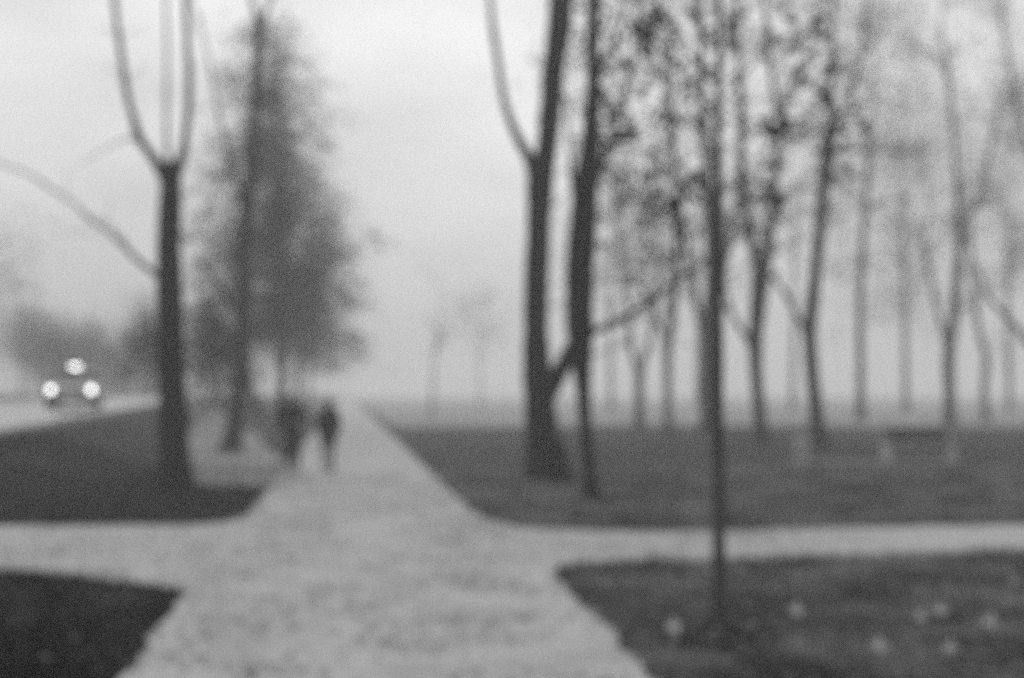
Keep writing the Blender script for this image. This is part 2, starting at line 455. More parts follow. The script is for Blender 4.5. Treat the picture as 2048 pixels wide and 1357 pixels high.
class Tree:
    def __init__(self, name, label, px, py, group=None, bark='bark', leaf='leaf', d=None, cat='tree'):
        if d is None:
            g = ground(px, py); d = g.y; x = g.x
        else:
            x = at(px, py, d).x
        z = h(x, d)
        self.base = Vector((x, d, z)); self.d = d
        self.root = thing(name, label, cat, self.base, 0, group)
        self.t = MB(); self.b = MB(); self.nodes = []; self.tips = []; self.leafq = []
        self.bark, self.leaf = bark, leaf; self.seed = random.random() * 50
    def P(self, px, py, off=0.0): return at(px, py, self.d + off)
    def limb(self, pts, flare=None, sides=12, grow=None):
        """pts: (px, py, width px[, depth offset]); width is the real width at this distance"""
        Q = []
        for k in pts:
            off = k[3] if len(k) > 3 else 0.0
            p = self.P(k[0], k[1], off)
            Q.append((p, k[2] / 2 * self.d / F))
        if flare:
            Q[0] = (Vector((Q[0][0].x, Q[0][0].y, self.base.z - 0.12)), Q[0][1])
        z0 = self.base.z
        for i, (p, r) in enumerate(Q): pass
        fl = (flare[0] + z0, flare[1]) if flare else None
        path = self.t.tube(Q, sides, 0.07, self.seed, 6, fl)
        self.nodes += [(p, Q[-1][1]) for p in path]
        if grow:
            p, r = Q[-1]; dr = (Q[-1][0] - Q[-2][0]).normalized()
            self.grow(p, dr, grow, r, 0)
        return path
    def grow(self, p, dr, L, r, lev, maxlev=2, up=0.25, kids=4):
        pts = [(p - dr * r, r)]; q = Vector(p); dd = Vector(dr); n = 4
        for k in range(n):
            dd = (dd + Vector((random.gauss(0, .14), random.gauss(0, .14), random.gauss(0, .10) + up * .25))).normalized()
            q = q + dd * L / n; pts.append((q.copy(), max(0.006, r * (1 - (k + 1) / n * .75))))
        self.b.tube(pts, 7 if lev == 0 else 5, 0.06, self.seed, 3)
        self.tips.append(q.copy())
        for a, b in pts[1:]: self.nodes.append((a, b))
        if lev < maxlev:
            for k in range(kids):
                i = random.randint(1, n - 1) if k else n - 1
                s, rr = pts[i]
                side = Vector((random.gauss(0, 1), random.gauss(0, 1), random.gauss(0.15, .5))).normalized()
                nd = (dd * .55 + side * .8).normalized()
                self.grow(s, nd, L * random.uniform(.45, .7), rr * .6, lev + 1, maxlev, up, kids)
    def twig(self, target, r=0.014, low=0.2):
        best, bd = None, 1e9
        for p, rr in self.nodes:
            if p.z > target.z + 0.4: continue
            dist = (p - target).length + max(0, p.z - target.z + low) * 1.5
            if dist < bd: bd, best = dist, (p, rr)
        if best is None: best = self.nodes[-1]
        p, rr = best; L = (target - p).length
        mid = p.lerp(target, .5) + Vector((random.gauss(0, .06) * L, random.gauss(0, .06) * L, .10 * L))
        rr = min(rr * .6, r * (1 + L * .35))
        self.b.tube([(p, rr), (mid, rr * .75), (target, max(.004, rr * .35))], 5, 0.05, self.seed, 3)
        self.nodes += [(mid, rr * .75)]
        self.tips.append(target)
    def leaves(self, box, n, per, spread, size, depth=1.2, twig_r=0.012, droop=.5, clump=3, cs_px=1.6):
        x0, y0, x1, y1 = box; cs = []
        nm = max(1, round(n / clump)); sx = 15 * cs_px; sy = 24 * cs_px
        for k in range(nm):
            mx, my, mo = random.uniform(x0, x1), random.uniform(y0, y1), random.uniform(-depth, depth)
            for j in range(max(1, int(random.gauss(clump, clump * .45)))):
                cs.append(self.P(mx + random.gauss(0, sx), my + random.gauss(0, sy), mo + random.gauss(0, .12 * depth)))
        cs.sort(key=lambda c: c.z)
        for c in cs: self.twig(c, twig_r)
        self.leafq.append(leaf_quads(cs, per, spread, size, droop))
    def web(self, box, n, depth=1.5, r=0.016):
        x0, y0, x1, y1 = box
        for k in range(n):
            c = self.P(random.uniform(x0, x1), random.uniform(y0, y1), random.uniform(-depth, depth))
            self.twig(c, r, .5)
            a, b = self.nodes[-1]
            for q in range(2):
                e = a + Vector((random.gauss(0, .5), random.gauss(0, .4), random.gauss(-.15, .35)))
                self.b.tube([(a, b * .7), (a.lerp(e, .5) + Vector((0, 0, .08)), b * .5), (e, .004)], 4, 0, 0, 3)
    def tip_leaves(self, per, spread, size, frac=1.0, droop=.5):
        c = [t for t in self.tips if random.random() < frac]
        if c: self.leafq.append(leaf_quads(c, per, spread, size, droop))
    def done(self):
        self.t.build('trunk', M[self.bark], self.root)
        if self.b.v: self.b.build('branches', M[self.bark], self.root)
        if self.leafq: add_obj('crown', mesh_quads('crown', np.concatenate(self.leafq)), M[self.leaf], self.root, smooth=False)
        return self.root

BG = 'bare avenue trees beside the path'
# --- left: dark forked tree
T = Tree('forked_tree', 'dark forked tree on the left lawn with a Y of thin bare limbs', 345, 985, BG)
T.limb([(346, 988, 66), (348, 900, 60), (344, 780, 55), (340, 640, 53), (338, 520, 50), (340, 420, 45), (341, 370, 43), (339, 345, 50), (338, 328, 54)], flare=(0.9, 0.45))
T.limb([(328, 350, 30), (317, 332, 24), (297, 303, 17), (278, 274, 19), (264, 225, 14), (253, 180, 13), (240, 90, 12), (231, 20, 11), (226, -60, 10)], sides=8, grow=3.5)
T.limb([(350, 350, 30), (360, 325, 22), (368, 300, 16), (375, 240, 14), (379, 170, 14), (375, 90, 12), (373, 20, 12), (371, -60, 11)], sides=8, grow=3.5)
T.limb([(338, 330, 14, .1), (334, 290, 9, .5), (333, 200, 8, .8), (334, 100, 7, 1), (331, -50, 6, 1.2)], sides=6, grow=2.0)
T.limb([(322, 556, 16), (303, 543, 11), (262, 508, 10, .3), (222, 466, 6.5, .7), (178, 438, 8, .9), (150, 408, 5, 1.1), (96, 374, 6, 1.4), (60, 350, 4.5, 1.5), (0, 328, 4, 1.8), (-120, 285, 3, 2.2)], sides=6, grow=1.0)
T.b.tube([(T.P(262, 508, .3), .025), (T.P(240, 470, 0), .014), (T.P(205, 440, -.3), .009), (T.P(150, 425, -.5), .004)], 5)
for tx, ty, o in ((110, 470, .8), (60, 455, 1.2), (140, 330, .9), (40, 420, 1.5), (210, 130, -.4), (195, 60, .3), (290, 60, .2), (300, 130, -.3), (415, 130, .3), (420, 30, -.4), (225, 400, .6), (-10, 390, 1.6)):
    T.twig(T.P(tx, ty, o), .009)
T.b.tube([(T.P(274, 275), .03), (T.P(235, 285, .4), .014), (T.P(160, 330, .8), .008)], 5)
T.done()

# --- left: leafy tree with leaning trunk behind the forked one
T = Tree('leaning_tree', 'slightly leaning grey tree rising out of dark foliage behind the forked tree', 468, 908, BG)
T.limb([(462, 912, 36), (470, 850, 32), (478, 780, 30), (484, 700, 29), (487, 600, 28), (490, 480, 26), (500, 380, 24), (506, 280, 21), (512, 180, 18), (517, 100, 17), (519, 40, 18)], flare=(0.9, 0.75))
T.limb([(519, 60, 15), (508, 15, 9), (490, -60, 8)], sides=7, grow=2.5)
T.limb([(519, 60, 15), (535, 15, 9), (560, -50, 8)], sides=7, grow=2.5)
T.limb([(485, 690, 18), (505, 790, 12, -1), (522, 830, 10, -1.6), (530, 850, 6, -2)], sides=6)
T.limb([(494, 440, 15), (470, 350, 10), (440, 240, 8, .5), (418, 120, 6, .8), (395, 30, 5, 1)], sides=6, grow=1.2)
T.limb([(486, 640, 18), (430, 560, 12, .6), (395, 520, 9, .8)], sides=6)
T.limb([(486, 720, 16), (420, 700, 10, .4), (330, 690, 8, .8), (285, 670, 5, 1)], sides=6)
T.leaves((392, 650, 480, 775), 130, 36, .30, .13, 1.5)
T.leaves((280, 640, 335, 725), 60, 34, .22, .13, .8)
T.leaves((395, 440, 480, 650), 46, 22, .35, .13, 1.5)
T.leaves((410, 230, 500, 440), 16, 14, .32, .12, 1.3)
T.leaves((485, 800, 530, 870), 4, 8, .2, .11, .6)
T.done()

# --- left: big dark conifer
def conifer(label, px, py, d, top_py, half_px, n_whorl, seed, group, bottom=0.16, lean=0, dens=1.0):
    random.seed(seed)
    T = Tree('conifer', label, px, py, group, leaf='needle', d=d)
    H = at(px, top_py, d).z - T.base.z
    R = half_px * d / F
    B = T.base
    T.t.tube([(B + Vector((0, 0, -.15)), .19), (B + Vector((0, 0, H * .3)), .16), (B + Vector((lean * .5, 0, H * .65)), .10), (B + Vector((lean, 0, H * .95)), .01)], 10, .06, 1, 6, (B.z + .8, .4))
    qs = []
    for w in range(n_whorl):
        for k in range(9):
            u = bottom + (1 - bottom) * (w + random.random()) / n_whorl
            z = u * H
            prof = (.74 + .26 * min(1, (1 - u) * 1.5)) * (.60 + .40 * min(1, (1 - u) * 8))
            a = 6.28 * random.random()
            L = R * prof * (random.uniform(.35, 1.0) + (.3 if random.random() < .15 else 0)) + .15
            dr = Vector((math.cos(a), math.sin(a), 0))
            s = B + Vector((lean * u, 0, z))
            up_ = random.uniform(-.10, .35) + .5 * max(0, u - .6)
            pts = []
            n = 6
            for i in range(n + 1):
                t = i / n
                pts.append((s + dr * L * t + Vector((0, 0, L * (up_ * t - .45 * t * t + .05 * t ** 4))), .035 * (1 - t * .85)))
            T.b.tube([(p, r_ * .6) for p, r_ in pts], 4, .02, 0, 1)
            m = int((6 + 27 * L) * (1.0 if u < .5 else 1.0 - 1.6 * (u - .5)) * dens * (1.15 if dr.x < .1 else .72))
            A = np.array([list(p) for p, r in pts])
            nc = max(2, int(L * 1.6)); ct = rng.random(nc) ** .7 * n * .999           # clumps of twiglets along the bough
            ci = ct.astype(int); cc = A[ci] + (A[ci + 1] - A[ci]) * (ct - ci)[:, None] + rng.normal(0, .22, (nc, 3))
            which = rng.integers(0, nc, m)
            base = cc[which] + rng.normal(0, .24, (m, 3))
            v = rng.normal(0, 1, (m, 3)) + np.array([dr.x * .5, dr.y * .5, -.7]); v /= np.linalg.norm(v, axis=1)[:, None]
            ln = rng.uniform(.12, .34, m)[:, None]
            wv = np.cross(v, rng.normal(0, 1, (m, 3))); wv /= np.linalg.norm(wv, axis=1)[:, None]; wv *= rng.uniform(.016, .04, m)[:, None]
            qs.append(np.stack([base - wv * .6, base + wv * .6, base + v * ln + wv, base + v * ln - wv], 1))
    T.leafq = qs
    return T.done()
CG = 'conifers along the left of the path'
conifer('tall dark conifer with drooping boughs behind the two walkers', 562, 880, 57, 40, 182, 38, 11, CG, .25, -.35)
conifer('paler feathery conifer in the mist right behind the tall dark one', 596, 845, 80, 330, 120, 24, 12, CG, .24, .9, .7)
conifer('faintest small conifer far down the left edge of the path', 620, 826, 125, 470, 110, 16, 13, CG, .28, 1.5, .6)
random.seed(99)

# --- right pair
T = Tree('forked_tree', 'thickest dark tree right of the path with a low fork and root flare', 1092, 965, BG)
T.limb([(1092, 968, 82), (1086, 900, 66), (1080, 820, 62), (1074, 740, 56), (1072, 640, 50), (1074, 540, 49), (1078, 440, 50), (1080, 370, 54), (1082, 320, 56)], flare=(0.9, 0.22), sides=14)
T.limb([(1072, 350, 40), (1058, 315, 25), (1040, 285, 20), (1020, 240, 16), (1006, 190, 14), (997, 130, 13), (988, 70, 14), (983, 30, 11), (976, -60, 10)], sides=8, grow=3.5)
T.limb([(1086, 345, 46), (1094, 290, 44), (1101, 220, 46), (1106, 150, 46), (1115, 80, 48), (1122, 20, 50), (1126, -60, 48)], sides=12, grow=5.0)
T.limb([(1084, 815, 44), (1108, 762, 38, .1), (1135, 715, 34, -.4), (1154, 668, 24, -.9), (1163, 600, 22, -1.2), (1166, 520, 20, -1.3)], sides=10)
T.limb([(1112, 880, 30, -.2), (1128, 935, 28, -.35), (1142, 975, 20, -.5)], sides=8)
T.b.tube([(T.P(1090, 612), .02), (T.P(1118, 612, -.4), .014), (T.P(1150, 590, -.9), .008)], 5)
T.b.tube([(T.P(1083, 430), .03), (T.P(1110, 410, -.2), .018), (T.P(1140, 380, -.3), .010)], 5)
T.leaves((1125, -60, 1240, 330), 26, 9, .22, .11, 1.2)
T.done()

T = Tree('slender_tree', 'slender crooked dark tree close right of the thickest one, leaf clumps on its branches', 1183, 1000, BG)
T.limb([(1184, 1003, 32), (1178, 930, 26), (1171, 850, 25), (1167, 780, 30), (1163, 720, 44), (1160, 650, 56), (1160, 560, 58), (1164, 480, 56), (1169, 400, 56), (1178, 320, 46), (1184, 240, 34), (1186, 160, 28), (1185, 80, 28), (1189, 0, 24), (1190, -70, 20)], flare=(0.6, 0.35), grow=3.5)
T.limb([(1160, 440, 22), (1150, 390, 16), (1142, 330, 9), (1136, 240, 6)], sides=7, grow=1.0)
T.limb([(1172, 672, 20), (1200, 658, 14, -.2), (1250, 635, 12, -.4), (1305, 600, 11, -.6), (1360, 555, 9, -.8), (1420, 520, 6, -1)], sides=7, grow=.8)
T.limb([(1176, 400, 20), (1205, 330, 11), (1235, 240, 9), (1262, 150, 7), (1275, 20, 6)], sides=6, grow=1.5)
T.limb([(1184, 180, 16), (1215, 110, 9), (1250, 30, 7)], sides=6, grow=1.5)
T.web((1130, -60, 1360, 560), 40, 1.2, .014)
T.leaves((1195, 540, 1340, 640), 14, 9, .15, .11, .8)
T.leaves((1190, 250, 1340, 560), 56, 12, .26, .11, 1.0)
T.leaves((1150, 60, 1350, 300), 66, 13, .26, .11, 1.2)
T.leaves((1130, -150, 1350, 60), 30, 9, .2, .11, 1.2)
T.done()

# --- young tree close to the camera
T = Tree('young_tree', 'young straight tree with a thin trunk in the near right grass', 1440, 1268, None, bark='bark_pale')
T.limb([(1440, 1270, 31), (1439, 1150, 27), (1437, 1000, 25), (1436, 850, 24), (1436, 700, 23), (1435, 550, 23), (1437, 400, 21), (1434, 250, 16), (1437, 100, 13), (1436, -60, 11), (1438, -350, 10), (1436, -520, 5)], flare=(.10, .25))
for s in range(22):
    y0 = random.uniform(-380, 430); a = random.choice((-1, 1)); L = random.uniform(100, 280) * (1 if y0 < 250 else .65)
    off = random.uniform(-.8, .8)
    T.limb([(1436, y0, 5), (1436 + a * L * .45, y0 - L * .55, 4, off * .5), (1436 + a * L, y0 - L * random.uniform(.6, 1.0), 2.5, off)], sides=5)
T.leaves((1200, -160, 1690, 120), 110, 5, .05, .09, .8, .004, .5, 3, 1.5)
T.leaves((1200, 100, 1670, 330), 105, 5, .05, .09, .8, .004, .5, 3, 1.5)
T.leaves((1270, 320, 1570, 520), 44, 5, .05, .09, .6, .004, .5, 3, 1.5)
T.leaves((1340, 520, 1480, 660), 7, 4, .05, .08, .4, .004)
T.leaves((1220, -600, 1660, -160), 60, 4, .07, .085, .8, .004)
T.done()

RG = 'misty park trees on the right lawn'
T = Tree('hazy_tree', 'tall hazy tree straight behind the young one, its trunk partly covered', 1421, 868, RG)
T.limb([(1421, 870, 42), (1420, 800, 38), (1419, 720, 38), (1420, 640, 34), (1424, 560, 28), (1420, 460, 24), (1413, 360, 20), (1405, 200, 16), (1400, 0, 12), (1398, -60, 10)], flare=(1, .35), grow=2)
T.limb([(1416, 690, 20), (1395, 620, 14), (1380, 540, 12, .6), (1360, 420, 10, 1), (1340, 280, 8, 1.5), (1330, 120, 6, 2)], sides=7, grow=3)
T.limb([(1424, 620, 18), (1448, 540, 12), (1470, 420, 10, -.6), (1488, 280, 8, -1)], sides=7, grow=3)
T.web((1240, -60, 1560, 600), 90, 2.5, .03)
T.leaves((1230, 40, 1560, 450), 150, 18, .30, .14, 2.5)
T.leaves((1270, 420, 1420, 640), 22, 10, .26, .14, 2)
T.leaves((1270, -120, 1560, 40), 24, 10, .35, .14, 2.5)
T.done()

T = Tree('hazy_tree', 'forked hazy tree right of the young one, limbs leaning both ways', 1523, 885, RG)
T.limb([(1523, 887, 30), (1519, 830, 25), (1513, 760, 25), (1511, 690, 29), (1515, 620, 33), (1521, 560, 37), (1524, 510, 40)], flare=(.9, .4))
T.limb([(1518, 545, 26), (1500, 470, 17), (1490, 380, 15), (1482, 270, 12, .5), (1478, 150, 10, 1), (1475, -50, 8, 1.2)], sides=8, grow=2)
T.limb([(1528, 545, 26), (1541, 450, 18), (1550, 350, 14), (1557, 240, 12), (1540, 130, 10), (1525, -40, 8)], sides=8, grow=2)
T.limb([(1510, 712, 16), (1492, 672, 12), (1470, 640, 10, -.3), (1452, 590, 9, -.6), (1445, 520, 7, -.8)], sides=7, grow=1.5)
T.limb([(1537, 300, 9), (1575, 190, 8), (1610, 120, 6), (1640, 0, 5)], sides=6, grow=2)
T.web((1420, -60, 1680, 480), 80, 2.5, .03)
T.leaves((1440, 150, 1640, 330), 50, 13, .3, .14, 2)
T.leaves((1440, -100, 1680, 150), 80, 15, .32, .14, 2)
T.leaves((1450, 330, 1600, 500), 12, 10, .28, .13, 2)
T.done()

T = Tree('hazy_tree', 'dark hazy tree bending near its foot, nearest left of the bench', 1637, 892, RG)
T.limb([(1640, 895, 34), (1633, 840, 29), (1626, 760, 27), (1620, 680, 27), (1624, 610, 26), (1633, 530, 24), (1641, 440, 22), (1648, 370, 24), (1656, 300, 28), (1660, 270, 20), (1662, 190, 12), (1665, 60, 9), (1668, -60, 7)], flare=(.9, .4), grow=2)
T.limb([(1617, 690, 16), (1605, 655, 12), (1585, 615, 10), (1562, 575, 10, .4), (1540, 550, 8, .6)], sides=7)
T.limb([(1658, 300, 12), (1690, 215, 9), (1720, 120, 7), (1735, 0, 6)], sides=6, grow=2)
T.limb([(1655, 310, 8), (1700, 300, 7), (1790, 305, 5, .5)], sides=6, grow=1.2)
T.web((1600, -60, 1860, 420), 90, 2.5, .03)
T.leaves((1650, 180, 1860, 340), 60, 16, .28, .13, 2)
T.leaves((1640, -100, 1800, 190), 40, 11, .3, .13, 2)
T.done()

T = Tree('hazy_tree', 'short forked faint tree, first right of the dark pair', 1278, 857, RG)
T.limb([(1278, 859, 20), (1279, 800, 18), (1278, 738, 20)], flare=(.9, .4))
T.limb([(1277, 745, 14), (1262, 690, 10), (1255, 620, 8), (1240, 500, 6)], sides=6, grow=3.5)
T.limb([(1279, 745, 14), (1297, 690, 10), (1310, 620, 8), (1318, 500, 6)], sides=6, grow=3.5)
T.leaves((1220, 440, 1340, 640), 22, 9, .3, .14, 2)
T.tip_leaves(8, .35, .15, .6); T.done()

T = Tree('hazy_tree', 'thin faint upright tree just left of the tall one behind the young trunk', 1337, 866, RG)
T.limb([(1337, 868, 18), (1336, 800, 15), (1336, 700, 17), (1346, 620, 17), (1352, 520, 15), (1350, 380, 11), (1345, 200, 9), (1340, 60, 7)], flare=(.9, .4), grow=2)
T.limb([(1338, 690, 11), (1322, 660, 8), (1310, 620, 6)], sides=6, grow=2)
T.leaves((1290, 440, 1400, 680), 20, 9, .3, .13, 2)
T.leaves((1250, 80, 1420, 440), 30, 9, .35, .14, 2.5)
T.done()

T = Tree('hazy_tree', 'thin straight pale tree in the mist left of the bench', 1721, 842, RG)
T.limb([(1721, 843, 19), (1721, 760, 16), (1720, 660, 15), (1722, 560, 14), (1727, 460, 13), (1733, 380, 11), (1740, 260, 8)], flare=(1, .4), grow=5)
T.leaves((1640, 330, 1830, 640), 90, 44, .5, .18, 3)
T.leaves((1650, -60, 1850, 330), 120, 48, .5, .18, 3)
T.done()

T = Tree('hazy_tree', 'crooked misty tree standing behind the right end of the bench', 1900, 852, RG)
T.limb([(1900, 854, 26), (1899, 790, 22), (1897, 720, 23), (1905, 650, 20), (1914, 560, 18), (1919, 470, 17), (1915, 380, 12), (1905, 240, 9), (1890, 100, 7)], flare=(.9, .4), grow=4)
T.limb([(1897, 710, 15), (1888, 670, 11), (1872, 610, 8), (1850, 500, 6)], sides=6, grow=3)
T.limb([(1918, 470, 9), (1960, 380, 8), (1990, 260, 6)], sides=6, grow=3)
T.leaves((1790, 560, 1930, 670), 24, 12, .4, .16, 2.5)
T.web((1780, -60, 2060, 640), 110, 3, .04)
T.leaves((1780, 290, 2060, 560), 120, 38, .45, .16, 2.5)
T.leaves((1780, -60, 2060, 290), 130, 40, .5, .16, 2.5)
T.done()

T = Tree('hazy_tree', 'faint thin curved tree between the bench and the right edge', 1972, 846, RG)
T.limb([(1974, 848, 16), (1968, 790, 13), (1972, 720, 13), (1958, 660, 11), (1945, 560, 9), (1940, 420, 7)], flare=(.9, .4), grow=4)
T.leaves((1900, 420, 2050, 680), 80, 24, .45, .15, 2.5)
T.done()

T = Tree('hazy_tree', 'dark tree at the right edge, only its leafy boughs reach into view', 2130, 885, RG)
T.limb([(2130, 890, 40), (2126, 760, 34), (2110, 560, 30), (2104, 360, 24), (2100, 120, 16), (2098, -60, 12)], flare=(.9, .4), grow=2)
T.limb([(2120, 760, 16), (2060, 690, 13), (2015, 635, 11), (1975, 590, 8), (1940, 500, 5)], sides=7, grow=1)
T.limb([(2106, 400, 14), (2060, 300, 10), (2040, 230, 9), (2020, 130, 7), (2000, 20, 5)], sides=7, grow=1)
T.leaves((2020, 150, 2090, 290), 40, 22, .22, .14, 1.0)
T.leaves((1970, -40, 2060, 120), 12, 12, .25, .14, 1.5)
T.leaves((2020, 470, 2100, 640), 10, 9, .3, .14, 1.5)
T.done()

# --- far trees fading into the haze
def far_tree(label, px, d, top_py, half_px, group, seed, leaves_n=10, name='far_tree', trunk_w=None):
    random.seed(seed)
    base_py = 785 + CAM_H * F / d
    T = Tree(name, label, px, base_py, group, leaf='leaf_far', d=d)
    B = T.base; H = at(px, top_py, d).z - B.z; R = half_px * d / F
    r0 = (trunk_w or H * .022) / 2
    k1 = B + Vector((random.gauss(0, .15), 0, H * .35)); k2 = k1 + Vector((random.gauss(0, .2), random.gauss(0, .2), H * .3))
    T.t.tube([(B - Vector((0, 0, .15)), r0), (k1, r0 * .75), (k2, r0 * .45)], 8, .06, seed, 5, (B.z + .8, .35))
    T.nodes += [(k1, r0 * .75), (k2, r0 * .45)]
    T.grow(k2, Vector((0, 0, 1)), H * .32, r0 * .45, 0, 2, .3, 4)
    for s in range(6):
        t = random.uniform(0.15, 1); a = random.uniform(0, 6.28)
        p = k1.lerp(k2, t)
        T.grow(p, Vector((math.cos(a), math.sin(a), random.uniform(.5, 1.3))).normalized(), R * random.uniform(.8, 1.2), r0 * .35, 0, 2, .3, 3)
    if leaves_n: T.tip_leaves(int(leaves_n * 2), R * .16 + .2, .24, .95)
    return T.done()
FG = 'far trees dissolving in the haze'
far = [
 (865, 100, 560, 55, 0, 'very faint slim tree alone in the mist right of the path'),
 (960, 170, 590, 80, 6, 'barely visible rounded tree in the mist left of the thick forked one'),
 (1222, 135, 330, 130, 12, 'misty spreading tree far behind the gap beside the slender tree'),
 (1395, 150, 340, 140, 12, 'misty wide tree far behind the trunk covered by the young tree'),
 (1585, 140, 280, 150, 12, 'misty spreading tree far between the forked and the bending trees'),
 (1812, 120, 220, 170, 14, 'misty spreading tree far above the middle of the bench'),
 (2020, 130, 260, 160, 14, 'misty spreading tree far behind the curved one by the right edge'),
]
for i, (px, d, ty, hp, n, lab) in enumerate(far): far_tree(lab, px, d, ty, hp, FG, 200 + i, n)
LGP = 'misty trees beyond the road on the left'
left_far = [
 (-40, 88, 470, 120, 4, 'tall misty tree beyond the road, cut by the left edge'),
 (42, 96, 560, 50, 2, 'slim misty tree beyond the road near the left edge'),
 (70, 110, 712, 90, 22, 'low bushy misty tree left of the taxi lights'),
 (150, 120, 722, 90, 22, 'low bushy misty tree straight behind the taxi'),
 (225, 130, 735, 80, 18, 'lowest bushy misty tree right of the taxi lights'),
 (285, 150, 600, 70, 4, 'faint bare misty tree beyond the road beside the forked trunk'),
]
for i, (px, d, ty, hp, n, lab) in enumerate(left_far): far_tree(lab, px, d, ty, hp, LGP, 300 + i, n)
random.seed(5)

# --- clipped hedge behind the road
def hedge(x_off, y0, y1, height, depth, label):
    a = Vector((x_road(y0) + x_off, y0, road_h(y0))); b = Vector((x_road(y1) + x_off, y1, road_h(y1)))
    root = thing('hedge', label, 'hedge', a.lerp(b, .5))
    m = MB()
    n = 40
    for k in range(n):
        p = a.lerp(b, (k + random.random()) / n)
        m.tube([(p + Vector((0, 0, -.1)), .03), (p + Vector((random.gauss(0, .1), random.gauss(0, .1), height * .5)), .02), (p + Vector((random.gauss(0, .2), random.gauss(0, .2), height * .95)), .008)], 5)
    m.build('stems', M['bark'], root)
    N = 16000
    t = rng.random(N); c = np.outer(1 - t, list(a)) + np.outer(t, list(b))
    topn = np.array([noise.noise(Vector((0, q[1] * .5, 0))) for q in c]) * .3
    c[:, 0] += rng.uniform(-.5, .5, N) * depth; c[:, 2] += rng.random(N) ** .8 * (height + topn)
    q = leaf_quads([tuple(k) for k in c], 1, .05, .16, .2)
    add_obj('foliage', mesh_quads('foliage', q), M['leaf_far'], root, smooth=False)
hedge(-12.0, 92, 165, 4.2, 1.8, 'long dark hedge along the far side of the road behind the taxi')

# ------------------------------------------------------------------ street lamps beyond the forked tree
def lamp(px, py, d, label):
    g = at(px, py, d)
    z0 = h(g.x, g.y)
    root = thing('street_lamp', label, 'street lamp', (g.x, g.y, z0), 0, 'lit street lamps along the road')
    H = g.z - z0
    m = MB(); m.lathe([(.16, -.1), (.16, .25), (.10, .35), (.075, .9), (.05, H - .5), (.045, H - .28)], (g.x, g.y, z0)); m.build('post', M['iron'], root)
    m = MB(); m.lathe([(.05, H - .28), (.16, H - .24), (.16, H - .20)], (g.x, g.y, z0)); m.build('collar', M['iron'], root)
    m = MB(); m.ball((g.x, g.y, z0 + H), (.22, .22, .24)); m.build('globe', M['lantern'], root)
    m = MB(); m.lathe([(.20, H + .16), (.12, H + .27), (.02, H + .34)], (g.x, g.y, z0)); m.build('cap', M['iron'], root)
lamp(297, 694, 84, 'lit globe street lamp just left of the forked trunk among leaves')
lamp(401, 706, 90, 'lit globe street lamp just right of the forked trunk among leaves')

